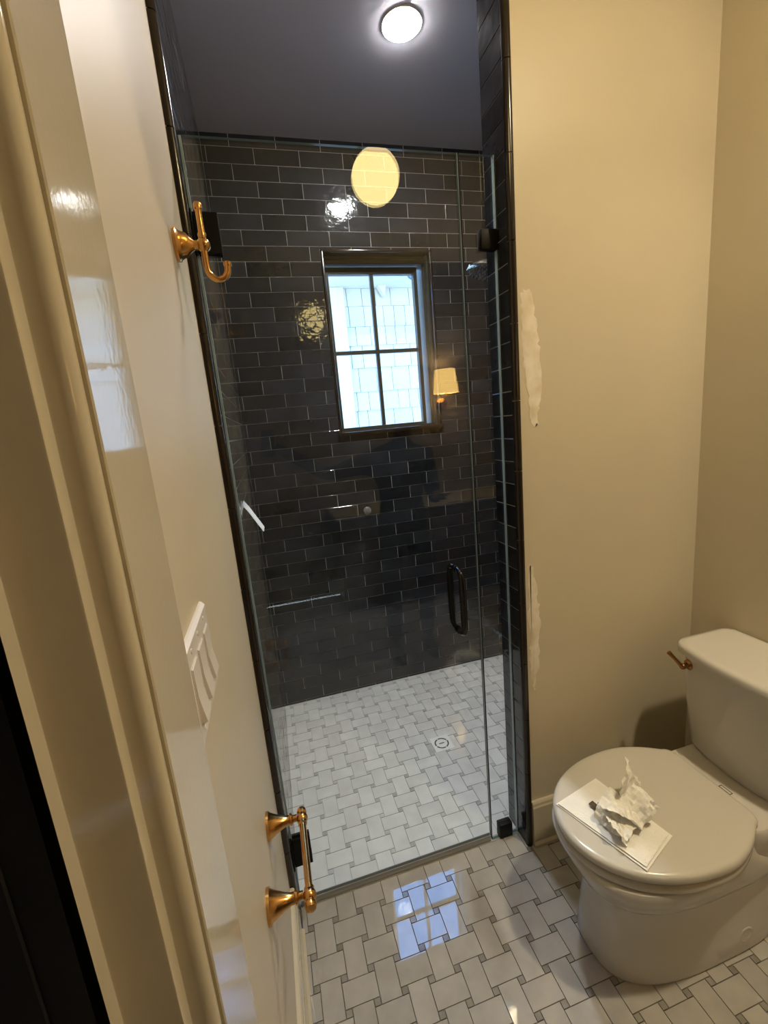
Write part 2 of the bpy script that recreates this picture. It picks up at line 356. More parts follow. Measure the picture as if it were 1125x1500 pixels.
# pencil trims at the edge of the tile
t1 = struct('trim_1', box(XW - .004, XW + .002, -.019, -.001, 0, H), M['grout'], 'dark pencil tile trim on the left wall')
t2 = struct('trim_2', box(W + .003, W + .021, -.001, .003, 0, H), M['grout'], 'dark pencil tile trim at the right jamb')
zs = [0.0, .32, .545, .765, .99, 1.21, 1.438, 1.656, 1.881, 2.105, 2.327, 2.55, 2.78, H]
for a, b in zip(zs[:-1], zs[1:]):
    arc = [(XW - .002, -.020), (XW + .008, -.020), (XW + .014, -.018), (XW + .0185, -.013), (XW + .0195, -.008), (XW + .0185, -.003), (XW + .014, -.0005), (XW - .002, -.0005)]
    part('trim_piece', prism(arc, a + .0012, b - .0012), M['pencil'], t1)
    arc = [(W - .001, .0045), (W - .001, -.002), (W + .001, -.007), (W + .005, -.0105), (W + .011, -.012), (W + .017, -.011), (W + .0205, -.008), (W + .0215, -.003), (W + .0215, .0005)]
    part('trim_piece', prism(arc, a + .0012, b - .0012), M['pencil'], t2)
# baseboards (profile extruded)
def bb(name, along, a, b, face, sgn, h=.19, th=.016):
    pr = [(0, 0), (th + .008, 0), (th + .008, .012), (th, .02), (th, h - .022), (th - .003, h - .016), (th - .004, h - .006), (th - .008, h), (0, h)]
    rings = []
    for t in (a, b): rings.append([((face + sgn * q, t, z) if along == 'y' else (t, face + sgn * q, z)) for q, z in pr])
    return struct(name, loft(rings), M['trim'])
bb('baseboard_left', 'y', DW1, -.0215, XW, 1, th=.018)
bb('baseboard_front', 'x', W + .0225, R, 0.0, -1)
bb('baseboard_right', 'y', -.70, -.016, R, -1)
# cased opening on the left of the frame: jamb and stepped casing
dj = struct('trim_3', box(-.02, 0.0, DW0, DW1, 0, H, .0012), M['trim'], 'glossy cream door jamb close to the camera', smooth=True)
cas = [(-.02, DW0), (-.0035, DW0 - .0004), (-.0028, -.906), (-.0036, -.9095), (-.0058, -.9128), (-.0085, -.9146), (-.012, -.915), (-.0200, -.915), (-.0214, -.9155),
       (-.0218, -.917), (-.0218, -.9268), (-.0226, -.9281), (-.024, -.9286), (-.0600, -.9286), (-.0616, -.9292), (-.0620, -.9308), (-.0620, -.9432), (-.07, -.9432), (-.07, DW0)]
part('casing', prism(cas, 0, H), M['trim'], dj)

# window
wn = struct('window_1', join(box(WX0 + .012, WX0 + .016, D + .005, D + .16, WZ0 + .012, WZ1 - .012), box(WX1 - .016, WX1 - .012, D + .005, D + .16, WZ0 + .012, WZ1 - .012),
            box(WX0 + .012, WX1 - .012, D + .005, D + .16, WZ1 - .016, WZ1 - .012), box(WX0 + .012, WX1 - .012, D + .005, D + .16, WZ0 + .012, WZ0 + .016)), M['pencil'],
            'four pane dark framed window in the tiled shower wall')
OX0, OX1, OZ0, OZ1 = WX0 + .016, WX1 - .016, WZ0 + .016, WZ1 - .016
q = .0155
for nm, sh in (('surround_trim', box(WX0 + .0005, WX0 + q, D - .009, D + .006, WZ0, WZ1, .004, 2)), ('surround_trim', box(WX1 - q, WX1 - .0005, D - .009, D + .006, WZ0, WZ1, .004, 2)),
               ('surround_trim', box(WX0, WX1, D - .009, D + .006, WZ1 - q, WZ1 - .0005, .004, 2)), ('sill', box(WX0 - .006, WX1 + .006, D - .016, D + .02, WZ0 - .006, WZ0 + q, .004, 2))):
    part(nm, sh, M['pencil'], wn)
YS = D + .107
fr = part('frame', join(box(OX0, OX0 + .006, D + .06, D + .15, OZ0, OZ1), box(OX1 - .026, OX1, D + .06, D + .15, OZ0, OZ1), box(OX0, OX1, D + .06, D + .15, OZ1 - .034, OZ1),
                        box(OX0, OX1, D + .06, D + .15, OZ0, OZ0 + .008), box(OX0, OX1, D + .05, D + .07, OZ1 - .014, OZ1), box(OX1 - .010, OX1, D + .03, D + .06, OZ0, OZ1)), M['frame'], wn, smooth=False)
SX0, SX1, SZ0, SZ1, MXC, MZC = .538, 1.076, 1.598, 2.490, .807, 2.040
for sh in (box(SX0, .560, YS - .02, YS + .02, SZ0, SZ1, .002), box(1.055, SX1, YS - .02, YS + .02, SZ0, SZ1, .002), box(SX0, SX1, YS - .019, YS + .019, 2.454, SZ1, .002), box(SX0, SX1, YS - .019, YS + .019, SZ0, 1.620, .002)):
    part('sash_rail', sh, M['frame'], wn)
for sh in (box(MXC - .010, MXC + .010, YS - .014, YS + .014, 1.620, 2.454, .002), box(.560, 1.055, YS - .0135, YS + .0135, MZC - .010, MZC + .010, .002)):
    part('muntin', sh, M['frame'], wn)
for a, b in ((.560, MXC), (MXC, 1.055)):
    for c, d_ in ((1.620, MZC), (MZC, 2.454)):
        part('pane', box(a, b, YS - .002, YS + .002, c, d_), M['wglass'], wn, smooth=False)

# ================================================================== OUTSIDE
YE = 3.40
struct('ground', box(-6, 9, D + .3, 14, -.4, -.3), M['ground'])
nb = thing('neighboring_house', 'white shingled house wall seen through the window', 'house', (1.4, YE, -.3))
part('sheathing', box(-1.0, 5.0, YE + .03, YE + .3, -.3, 3.0), M['soffit'], nb, smooth=False)
part('corner_board', box(.78, 1.05, YE - .06, YE + .03, -.3, 2.985, .004), M['board'], nb, 'cream vertical corner board')
part('soffit', box(-1.0, 5.0, YE - .35, YE + .3, 2.986, 3.05), M['soffit'], nb, smooth=False)
part('bracket', prism([(0, 0), (.08, 0), (.062, -.105)], 0, .02), M['board'], nb) if False else None
bk = [(1.398, 2.985), (1.478, 2.985), (1.460, 2.882)]
part('bracket', loft([[(x, YE - .10, z) for x, z in bk], [(x, YE - .02, z) for x, z in bk]]), M['board'], nb, 'pale triangular bracket under the eave')
bk = [(1.60, 3.05), (1.74, 3.05), (1.735, 3.00), (1.69, 2.96), (1.64, 2.985)]
part('flashing', loft([[(x, YE - .37, z - .015) for x, z in bk], [(x, YE - .34, z - .015) for x, z in bk]]), M['slate'], nb, 'blue grey flashing at the eave')
rr = random.Random(4); zr = .58
rows = [.58, .78, .98, 1.18, 1.38, 1.58, 1.783, 1.975, 2.215, 2.437, 2.62, 2.816, 2.985]
for i, (a, b) in enumerate(zip(rows[:-1], rows[1:])):
    x = 1.05 + rr.uniform(.02, .12)
    xs = [1.052]
    while x < 2.6: xs.append(x); x += rr.uniform(.105, .21)
    for u, v in zip(xs[:-1], xs[1:]):
        th = rr.uniform(.004, .009); uu, vv = u + .0025, v - .0025
        V = [(uu, YE - .012 - th, a), (vv, YE - .012 - th, a), (vv, YE - .004, b - .001), (uu, YE - .004, b - .001), (uu, YE + .03, a), (vv, YE + .03, a), (vv, YE + .03, b - .001), (uu, YE + .03, b - .001)]
        part('shingle', (V, [(0, 1, 2, 3), (4, 7, 6, 5), (0, 4, 5, 1), (3, 2, 6, 7), (0, 3, 7, 4), (1, 5, 6, 2)]), M['siding'], nb, smooth=False)

# ================================================================== SHOWER GLASS
def pane_shape(x0, x1, z0, z1): return box(x0, x1, G - .005, G + .005, z0, z1)
def glass_part(parent, x0, x1, z0, z1):
    o = part('glass_pane', pane_shape(x0, x1, z0, z1), [M['glass'], M['edge']], parent, smooth=False)
    for p in o.data.polygons: p.material_index = 0 if abs(p.normal.y) > .5 else 1
    return o
GX = .7395
sd = thing('shower_door', 'frameless clear glass shower door with black hinges and pull', 'door', (.37, G, .012))
glass_part(sd, .006, GX, .013, ZG)
part('bottom_sweep', join(box(.008, GX - .001, G - .009, G + .009, .0012, .014, .002), box(.008, GX - .001, G - .0075, G - .0052, .013, .026), box(.008, GX - .001, G + .0052, G + .0075, .013, .026)), M['seal'], sd, 'clear vinyl sweep under the glass')
part('wall_seal', box(.0005, .0075, G - .004, G + .004, .02, ZG, .001), M['silicone'], sd)  # bluish colour paints the window's reflection along this seal
for z0, z1 in ((2.088, 2.186), (.176, .286)):
    h = part('hinge', join(box(.006, .066, G - .014, G - .0052, z0, z1, .0015), box(.006, .066, G + .0052, G + .014, z0, z1, .0015), box(.003, .012, G - .012, G + .012, z0 + .008, z1 - .008, .001)), M['blackmetal'], sd, 'square matte black glass hinge')
    part('wall_leaf', box(.0006, .005, G - .026, G + .026, z0 - .002, z1 + .002, .001), M['blackmetal'], h)
HX, HZ0, HZ1, HO = .660, .905, 1.128, .046
pl = None
for s in (-1, 1):
    zm = (HZ0 + HZ1) / 2
    pth = smooth_path([(HX, G + s * .0055, HZ1), (HX, G + s * (HO - .012), HZ1 - .001), (HX, G + s * (HO + .001), HZ1 - .014), (HX, G + s * (HO + .004), HZ1 - .05), (HX, G + s * (HO + .005), zm),
                       (HX, G + s * (HO + .004), HZ0 + .05), (HX, G + s * (HO + .001), HZ0 + .014), (HX, G + s * (HO - .012), HZ0 + .001), (HX, G + s * .0055, HZ0)], 6)
    n = len(pth); rad = [.0082 + .0036 * max(0, math.sin(math.pi * (i / (n - 1)))) ** 3 for i in range(n)]
    h = part('pull_handle', tube(pth, rad, 14), M['glossblack'], sd, 'black curved pull on the ' + ('outside' if s < 0 else 'inside') + ' of the glass')
    for z in (HZ0, HZ1): part('washer', lathe([(0, .012), (.003, .012), (.004, .010)], (HX, G + s * .0052, z), (0, s, 0), 18), M['glossblack'], h)
gp = thing('fixed_glass_panel', 'narrow fixed clear glass panel between shower door and right jamb', 'glass panel', (.80, G, 0.001))
glass_part(gp, GX + .006, W - .003, .002, ZG)
part('edge_seal', box(W - .0032, W - .0006, G - .0065, G + .0065, .002, ZG, .0005), M['silicone'], gp, 'silicone bead along the jamb with the window reflection in its colour')
part('meeting_edge', box(GX + .0050, GX + .0062, G - .005, G + .005, .003, ZG - .001), M['blackmetal'], gp, smooth=False)
part('door_edge_strip', box(GX + .0001, GX + .0014, G - .0052, G + .0052, .027, ZG, .0003), M['silicone'], sd, smooth=False)
part('clamp', box(.800, W - .0004, G - .015, G + .015, 2.104, 2.162, .005, 2), M['blackmetal'], gp, 'black upper wall clamp')
part('clamp', box(.775, .829, G - .015, G + .015, .0008, .062, .003, 2), M['blackmetal'], gp, 'black floor clamp')

# ================================================================== SHOWER FITTINGS
dl = thing('recessed_light', 'bright round white downlight in the charcoal shower ceiling', 'light', (.795, .572, H))
part('trim_ring', lathe([(0, .066), (0, .075), (.003, .0755), (.0045, .074), (.0045, .071), (.001, .066)], (.795, .572, H), (0, 0, -1), 40), M['drainw'], dl)
part('lens', lathe([(0, .0695), (.0060, .0695), (.0085, .055), (.0095, .02)], (.795, .572, H - .0005), (0, 0, -1), 40), M['ledm'], dl)
la = bpy.data.lights.new('downlight_beam', 'AREA'); la.shape = 'DISK'; la.size = .13; la.energy = 10; la.spread = math.radians(100); la.color = (1, .96, .95)
lo = bpy.data.objects.new('downlight_beam', la); C.objects.link(lo); lo.location = (0, 0, -.018); lo.parent = dl
dr = thing('floor_drain', 'square white shower drain with black circular slots', 'drain', (DRX, DRY, 0))
part('drain_plate', box(DRX - .05, DRX + .05, DRY - .052, DRY + .052, -.0055, .0012, .001), M['drainw'], dr)
def arcslot(a0, a1, r0, r1, z, n=10):
    A = [a0 + (a1 - a0) * i / n for i in range(n + 1)]
    poly = [(DRX + r1 * math.cos(a), DRY + r1 * math.sin(a)) for a in A] + [(DRX + r0 * math.cos(a), DRY + r0 * math.sin(a)) for a in A[::-1]]
    return prism(poly, z, z + .0006)
for k in range(4):
    a = math.radians(20 + 90 * k); part('slot', arcslot(a + .07, a + math.pi / 2 - .07, .030, .0365, .0010), M['black'], dr, smooth=False)
part('slot', box(DRX - .014, DRX + .014, DRY - .0028, DRY + .0028, .0010, .0016), M['black'], dr, smooth=False)
sh = thing('shower_head', 'polished nickel shower head half hidden behind the right jamb', 'shower head', (1.27, .72, 2.25))
ax = Vector((-.25, 0, -1)).normalized(); hc = Vector((1.185, .72, 2.262))
part('bell', lathe([(-.075, .011), (-.06, .014), (-.05, .022), (-.035, .05), (-.015, .084), (-.004, .094), (.004, .095), (.007, .090), (.007, .02)], hc, ax, 36), M['chrome'], sh)
u, v, d_ = frame_of(ax)
for rr_, n in ((.018, 6), (.040, 12), (.062, 18), (.080, 24)):
    for k in range(n):
        a = 2 * math.pi * k / n; part('nozzle', lathe([(0, .0034), (.005, .0022)], hc + ax * .007 + (u * math.cos(a) + v * math.sin(a)) * rr_, ax, 6), M['cap'], sh)
part('shower_arm', tube(smooth_path([hc - ax * .07, hc - ax * .12 + Vector((.02, 0, 0)), (1.36, .72, 2.40), (1.50, .72, 2.40), (R - .001, .72, 2.40)], 6), .0105, 12), M['chrome'], sh)
part('flange', lathe([(0, .03), (.006, .03), (.012, .014)], (R - .0005, .72, 2.40), (-1, 0, 0), 24), M['chrome'], sh)
solid('reflection_disc', lathe([(0, .024), (.004, .024), (.008, .019), (.009, .005)], (.63, D - .0012, 1.132), (0, -1, 0), 24), M['cap'], 'small round grey plug for a painted reflection on the black back wall', 'disc', (.63, D, 1.132))  # solid grey disc stands in for a reflection in the shower glass
tp = smooth_path([(0.0015, .335, 1.400), (.003, .37, 1.388), (.016, .392, 1.362), (.036, .40, 1.322), (.056, .405, 1.283)], 5)
V = []; F = []
for i, p in enumerate(tp):
    nn = Vector((0.9, 0, .45)).normalized() * .0007
    for s in (-1, 1):
        c = p + Vector((0.002 * s, .016 * s, .006 * s)); V += [tuple(c - nn), tuple(c + nn)]
for i in range(len(tp) - 1):
    a = i * 4; b = a + 4; F += [(a, b, b + 2, a + 2), (a + 1, a + 3, b + 3, b + 1), (a, a + 1, b + 1, b), (a + 2, b + 2, b + 3, a + 3)]
F += [(0, 2, 3, 1), (len(V) - 4, len(V) - 3, len(V) - 1, len(V) - 2)]
solid('tape_strip', (V, F), M['tape'], 'curled strip of white tape hanging off the left tiled wall', 'tape', (0.002, .36, 1.39))

# ================================================================== LEFT WALL HARDWARE
hk = thing('robe_hook', 'brass double robe hook high on the left wall', 'hook', (XW, -.206, 2.01))
part('base', lathe([(0, .031), (.006, .031), (.009, .027), (.014, .024), (.022, .022), (.030, .014), (.036, .009), (.044, .009), (.048, .012), (.054, .010)], (XW + .0003, -.206, 2.010), (1, 0, 0), 28), M['brass'], hk)
part('boss', lathe([(0, .006), (.006, .012), (.013, .014), (.02, .012), (.026, .006)], (.038, -.206, 1.997), (0, 0, 1), 20), M['brass'], hk)
part('upper_peg', lathe([(0, .007), (.012, .0085), (.016, .0065), (.056, .006), (.058, .0085), (.066, .0085), (.070, .006)], (.038, -.206, 2.018), (0, 0, 1), 16), M['brass'], hk)
ph = smooth_path([(.038, -.206, 2.000), (.038, -.206, 1.975), (.041, -.206, 1.957), (.053, -.206, 1.946), (.067, -.206, 1.947), (.077, -.206, 1.958), (.079, -.206, 1.973)], 6)
part('lower_hook', tube(ph, [.0066] * len(ph), 14), M['brass'], hk)
part('tip', lathe([(0, .007), (.003, .0085), (.008, .0085), (.010, .0055)], (.079, -.206, 1.970), (.05, 0, 1), 16), M['brass'], hk)
tpH = thing('toilet_paper_holder', 'empty brass toilet paper holder low on the left wall', 'paper holder', (XW, -.40, .72))
for y in (-.306, -.491):
    b_ = part('base', lathe([(0, .031), (.006, .031), (.009, .027), (.020, .021), (.034, .0145), (.046, .0105), (.052, .0105), (.054, .013), (.058, .013), (.061, .008), (.070, .0075)], (XW + .0003, y, .718), (1, 0, 0), 28), M['brass'], tpH)
    part('ball', sphere((.066, y, .712), .0135, 18, 12), M['brass'], b_)
    s = -1 if y < -.4 else 1
    part('finial', lathe([(0, .009), (.013, .009), (.016, .0115), (.022, .0115), (.026, .010), (.027, .003)], (.066, y, .711), (0, s, 0), 18), M['brass'], b_)
part('bar', lathe([(0, .0105), (.010, .0105), (.012, .0078), (.163, .0078), (.165, .0105), (.175, .0105)], (.066, -.486, .711), (0, 1, 0), 18), M['brass'], tpH)
sw = thing('switch_plate', 'white three gang switch plate with rocker switches on the left wall', 'light switch', (XW, -.686, 1.342))
y0, y1, z0, z1 = -.770, -.606, 1.281, 1.402
part('plate', loft([[(XW + .0002, y0, z0), (XW + .0002, y1, z0), (XW + .0002, y1, z1), (XW + .0002, y0, z1)], [(XW + .003, y0 + .0005, z0 + .0005), (XW + .003, y1 - .0005, z0 + .0005), (XW + .003, y1 - .0005, z1 - .0005), (XW + .003, y0 + .0005, z1 - .0005)],
                  [(XW + .0075, y0 + .004, z0 + .004), (XW + .0075, y1 - .004, z0 + .004), (XW + .0075, y1 - .004, z1 - .004), (XW + .0075, y0 + .004, z1 - .004)]]), M['plate'], sw, ang=20)
for k in range(3):
    yc = -.688 + (k - 1) * .0475; zc = 1.3415
    rk = part('switch_frame', box(XW + .0076, XW + .0082, yc - .0175, yc + .0175, zc - .035, zc + .035), M['plate'], sw, smooth=False)
    V = [(XW + .0083, yc - .0155, zc - .033), (XW + .0083, yc + .0155, zc - .033), (XW + .0083, yc + .0155, zc + .033), (XW + .0083, yc - .0155, zc + .033),
         (XW + .0145, yc - .0155, zc - .032), (XW + .0145, yc + .0155, zc - .032), (XW + .0098, yc + .0155, zc), (XW + .0098, yc - .0155, zc), (XW + .0092, yc + .0155, zc + .033), (XW + .0092, yc - .0155, zc + .033)]
    part('rocker', (V, [(0, 3, 2, 1), (4, 5, 6, 7), (7, 6, 8, 9), (0, 1, 5, 4), (2, 3, 9, 8), (0, 4, 7, 9, 3), (1, 2, 8, 6, 5)]), M['plate'], rk, smooth=False)
    for z in (zc + .0485, zc - .0485): part('screw', lathe([(0, .0032), (.001, .003), (.0012, .001)], (XW + .0075, yc, z), (1, 0, 0), 10), M['plate'], sw)

# ================================================================== TOILET
TY = -.352
to = thing('toilet', 'white two piece toilet with closed lid against the right wall', 'toilet', (1.15, TY, 0))
def dshape(front, back, hw, z, corner=.05, backw=.70, n=18):
    """closed outline, pointed to -x, flat back at +x"""
    pts = []; xm = front + (back - front) * .60
    for i in range(n + 1):
        a = math.pi / 2 * (i / n); e = .92
        pts.append((xm - (xm - front) * math.cos(a) ** e, hw * math.sin(a) ** .98))
    for i in range(1, 9):
        t = i / 8; pts.append((xm + (back - xm - corner * .55) * t, hw * (1 - (1 - backw) * t ** 2.0)))
    bx, by = pts[-1]
    for i in range(1, 6):
        a = math.pi / 2 * i / 5; pts.append((back - corner * .55 + corner * .55 * math.sin(a), by - corner * .75 * (1 - math.cos(a))))
    full = [(x, y) for x, y in pts] + [(x, -y) for x, y in pts[::-1] if y > 1e-6]
    return [(x, TY + y, z) for x, y in full]
def off(ring, dxy, z, cx):
    out = []
    for x, y, _ in ring:
        v = Vector((x - cx, y - TY)); L = v.length; v = v * ((L + dxy) / L); out.append((cx + v.x, TY + v.y, z))
    return out
CX = 1.04
L0 = dshape(.765, 1.287, .216, .46)
part('seat_lid', loft([off(L0, -.03, .4345, CX), off(L0, -.004, .4350, CX), off(L0, -.001, .438, CX), off(L0, 0, .441, CX), off(L0, 0, .452, CX), off(L0, -.003, .4575, CX), off(L0, -.009, .4612, CX), off(L0, -.02, .4622, CX), off(L0, -.06, .4625, CX), off(L0, -.14, .463, CX)]), M['seatp'], to, ang=60)
part('seat_ring', loft([off(L0, -.02, .402, CX), off(L0, -.006, .403, CX), off(L0, -.003, .407, CX), off(L0, -.003, .422, CX), off(L0, -.007, .4275, CX), off(L0, -.05, .4295, CX)]), M['seatp'], to, ang=60)
def bring(xf, xb, hw, z, e=.55, n=28):
    out = []; cx = (xf + xb) / 2; a_ = (xb - xf) / 2
    for k in range(n * 2):
        t = math.pi * k / n; c, s = math.cos(t), math.sin(t)
        ee = .72 if c < 0 else e
        out.append((cx + a_ * math.copysign(abs(c) ** ee, c), TY + hw * math.copysign(abs(s) ** .72, s), z))
    return out
part('bowl', loft([bring(.846, 1.50, .148, 0), bring(.842, 1.50, .152, .012), bring(.850, 1.50, .150, .06), bring(.858, 1.50, .147, .16), bring(.860, 1.50, .146, .250), bring(.856, 1.50, .148, .257), bring(.836, 1.50, .160, .266), bring(.815, 1.47, .170, .292, .7),
                   bring(.797, 1.40, .184, .33, .85), bring(.784, 1.35, .195, .360, .95), bring(.779, 1.33, .198, .386, 1), bring(.784, 1.325, .195, .397, 1), bring(.81, 1.30, .18, .400, 1)]), M['porc'], to, ang=60)
def rrect(x0, x1, y0, y1, z, r, bow=0, n=6):
    out = []
    for cx, cy, a0 in ((x1 - r, y1 - r, 0), (x0 + r, y1 - r, 90), (x0 + r, y0 + r, 180), (x1 - r, y0 + r, 270)):
        for k in range(n + 1):
            a = math.radians(a0 + 90 * k / n); out.append((cx + r * math.cos(a), cy + r * math.sin(a), z))
        if a0 == 90 and bow:
            for k in range(1, 8): 
                t = k / 8; yy = (y1 - r) + (y0 + r - y1 + r) * t; out.append((x0, yy, z))
    if bow:
        ym, yh = (y0 + y1) / 2, (y1 - y0) / 2
        out = [(x - (bow * (1 - ((y - ym) / yh) ** 2) if x < (x0 + x1) / 2 else 0), y, z_) for x, y, z_ in out]
    return out
part('deck', loft([rrect(1.25, 1.57, -.490, -.214, .20, .04), rrect(1.235, 1.585, -.505, -.199, .34, .04), rrect(1.235, 1.585, -.512, -.192, .39, .05), rrect(1.235, 1.585, -.512, -.192, .425, .05), rrect(1.24, 1.58, -.507, -.197, .431, .045)]), M['porc'], to, ang=50)
part('tank', loft([rrect(1.405, 1.588, -.520, -.184, .432, .03, .030), rrect(1.398, 1.590, -.530, -.174, .45, .035, .030), rrect(1.385, 1.594, -.546, -.158, .62, .035, .030), rrect(1.380, 1.596, -.551, -.153, .772, .035, .030)]), M['porc'], to, ang=50)
lid = part('tank_lid', loft([rrect(1.374, 1.597, -.557, -.147, .7725, .035, .030), rrect(1.366, 1.600, -.566, -.138, .778, .035, .032), rrect(1.364, 1.600, -.568, -.136, .800, .035, .032), rrect(1.370, 1.597, -.562, -.142, .809, .033, .031), rrect(1.385, 1.585, -.547, -.157, .8125, .03, .03), rrect(1.395, 1.575, -.537, -.167, .8125, .03, .03)]), M['porc'], to, ang=50)
lv = part('flush_lever', lathe([(0, .017), (.004, .017), (.007, .014), (.010, .010), (.022, .0085), (.026, .0105), (.032, .009)], (1.3705, -.193, .742), (-1, 0, 0), 24), M['bronze'], to, 'aged brass flush lever')
ph = smooth_path([(1.342, -.193, .742), (1.334, -.189, .752), (1.322, -.180, .770), (1.308, -.171, .790)], 5)
part('lever_arm', tube(ph, [.0075 - .0015 * math.sin(math.pi * i / (len(ph) - 1)) for i in range(len(ph))], 12), M['bronze'], lv)
part('bolt_cover', lathe([(0, .027), (.003, .0265), (.0045, .024), (.0045, .021), (.0035, .019), (.004, .005)], (1.262, TY - .146, .066), (0, -1, 0), 28), M['porc'], to)
for y in (TY - .075, TY + .075): part('seat_hinge', box(1.240, 1.282, y - .014, y + .014, .4305, .4345, .001), M['seatp'], to)
mk = part('deck_mark', join(box(1.312, 1.314, -.392, -.358, .4308, .4316), box(1.322, 1.324, -.392, -.358, .4308, .4316), box(1.312, 1.324, -.393, -.391, .4308, .4316), box(1.312, 1.324, -.359, -.357, .4308, .4316)), M['ink'], to, 'small dark outlined rectangle printed on the deck', smooth=False)
# papers on the lid
def sheet(quad, z, nx, ny, th, fn, mats=None):
    A, B, C_, D_ = [Vector((*q, 0)) for q in quad]; V = []; F = []
    for s in (0, 1):
        for j in range(ny + 1):
            for i in range(nx + 1):
                u, v = i / nx, j / ny; p = A.lerp(B, u).lerp(D_.lerp(C_, u), v)
                V.append((p.x, p.y, z + fn(u, v) + th * s))
    n = (nx + 1) * (ny + 1); I = lambda i, j: j * (nx + 1) + i
    for j in range(ny):
        for i in range(nx):
            F.append((I(i, j), I(i, j + 1), I(i + 1, j + 1), I(i + 1, j))); F.append(tuple(n + k for k in (I(i, j), I(i + 1, j), I(i + 1, j + 1), I(i, j + 1))))
    edge = [I(i, 0) for i in range(nx)] + [I(nx, j) for j in range(ny)] + [I(i, ny) for i in range(nx, 0, -1)] + [I(0, j) for j in range(ny, 0, -1)]
    for k in range(len(edge)): a, b = edge[k], edge[(k + 1) % len(edge)]; F.append((a, b, n + b, n + a))
    return V, F
Q = [(.793, -.272), (.966, -.234), (1.017, -.462), (.880, -.514)]
pt = thing('paper_towel', 'folded white paper towel lying across the toilet lid', 'paper towel', (.90, -.38, .4635))
part('lower_ply', sheet(Q, .4636, 10, 14, .0012, lambda u, v: .0012 * noise.noise(Vector((u * 4, v * 5, 1))) + .001), M['paper'], pt)
part('upper_ply', sheet([(.797, -.276), (.960, -.240), (1.010, -.458), (.884, -.508)], .4670, 10, 14, .0012, lambda u, v: .0015 * noise.noise(Vector((u * 4, v * 5, 3))) + .0015), M['paper'], pt)
wp = [(.925, -.478), (.945, -.462), (.965, -.456), (.985, -.440), (1.004, -.456), (.985, -.466), (.950, -.480), (.905, -.498), (.890, -.503), (.900, -.490)]
wp = [(p[0], p[1]) for p in ragged(wp, 8, .002)]
part('torn_ply', prism(wp, .4705, .4712), M['paper'], pt, smooth=False)
def crumpled_sheet(c, size, seed, tilt, lift, n=13, ncr=7, amp=.5):
    """sheet folded along random straight creases, two sided with a small thickness"""
    rr = random.Random(seed); cr = []
    for k in range(ncr):
        a = rr.uniform(0, math.pi); cr.append((math.cos(a), math.sin(a), rr.uniform(-.7, .7), rr.uniform(.5, 1) * (1 if k % 2 else -1)))
    Rm = Matrix.Rotation(tilt[0], 3, 'X') @ Matrix.Rotation(tilt[1], 3, 'Y') @ Matrix.Rotation(tilt[2], 3, 'Z'); P = []
    for j in range(n + 1):
        for i in range(n + 1):
            x, y = 2 * i / n - 1, 2 * j / n - 1
            jx = x * (1 + .12 * noise.noise(Vector((x * 2, y * 2, seed)))); jy = y * (1 + .12 * noise.noise(Vector((y * 2, x * 2, seed + 5))))
            z = sum(w_ * abs(dx * x + dy * y - o_) for dx, dy, o_, w_ in cr) / ncr * 1.7
            z += .22 * noise.noise(Vector((x * 3.5, y * 3.5, seed * 2)))
            sq = 1 - .25 * abs(z)
            P.append(Rm @ Vector((jx * sq, jy * sq, z * amp)) * size)
    zmin = min(p.z for p in P); P = [Vector(c) + Vector((p.x, p.y, p.z - zmin + lift)) for p in P]
    V = [tuple(p) for p in P] + [(p.x, p.y, p.z + .0008) for p in P]; m_ = len(P); F = []; I = lambda i, j: j * (n + 1) + i
    for j in range(n):
        for i in range(n):
            F.append((I(i, j), I(i, j + 1), I(i + 1, j + 1), I(i + 1, j))); F.append(tuple(m_ + k for k in (I(i, j), I(i + 1, j), I(i + 1, j + 1), I(i, j + 1))))
    edge = [I(i, 0) for i in range(n)] + [I(n, j) for j in range(n)] + [I(i, n) for i in range(n, 0, -1)] + [I(0, j) for j in range(n, 0, -1)]
    for k in range(len(edge)): a, b = edge[k], edge[(k + 1) % len(edge)]; F.append((a, b, m_ + b, m_ + a))
    return V, F
tw = thing('crumpled_tissue', 'crumpled white tissues heaped on the folded paper towel', 'tissue', (.94, -.37, .4725))
part('tissue', crumpled_sheet((.905, -.392, .4725), .050, 21, (.25, -.1, .4), 0.0, amp=.95), M['paper'], tw, ang=12)
part('tissue', crumpled_sheet((.925, -.375, .4725), .052, 34, (-.3, .25, 1.2), 0.010, amp=1.1), M['paper'], tw, ang=12)
part('tissue', crumpled_sheet((.985, -.350, .4725), .056, 8, (1.0, .55, .6), 0.0, amp=.7), M['paper'], tw, ang=12)
part('tissue', crumpled_sheet((.965, -.392, .4725), .045, 55, (.5, -.3, .2), 0.004, amp=.9), M['paper'], tw, ang=12)
part('tissue', crumpled_sheet((.885, -.418, .4725), .036, 13, (.2, .5, .9), 0.0, amp=.8), M['paper'], tw, ang=12)
solid('wrapper_stub', box(-.009, .009, -.024, .020, 0, .004, .001), M['stub'], 'small dark brown stub poking out of the crumpled tissue', 'stub', (0, 0, 0))
st = bpy.data.objects['wrapper_stub']; st.location = (.887, -.330, .4735); st.rotation_euler = (0.12, 0, .25)

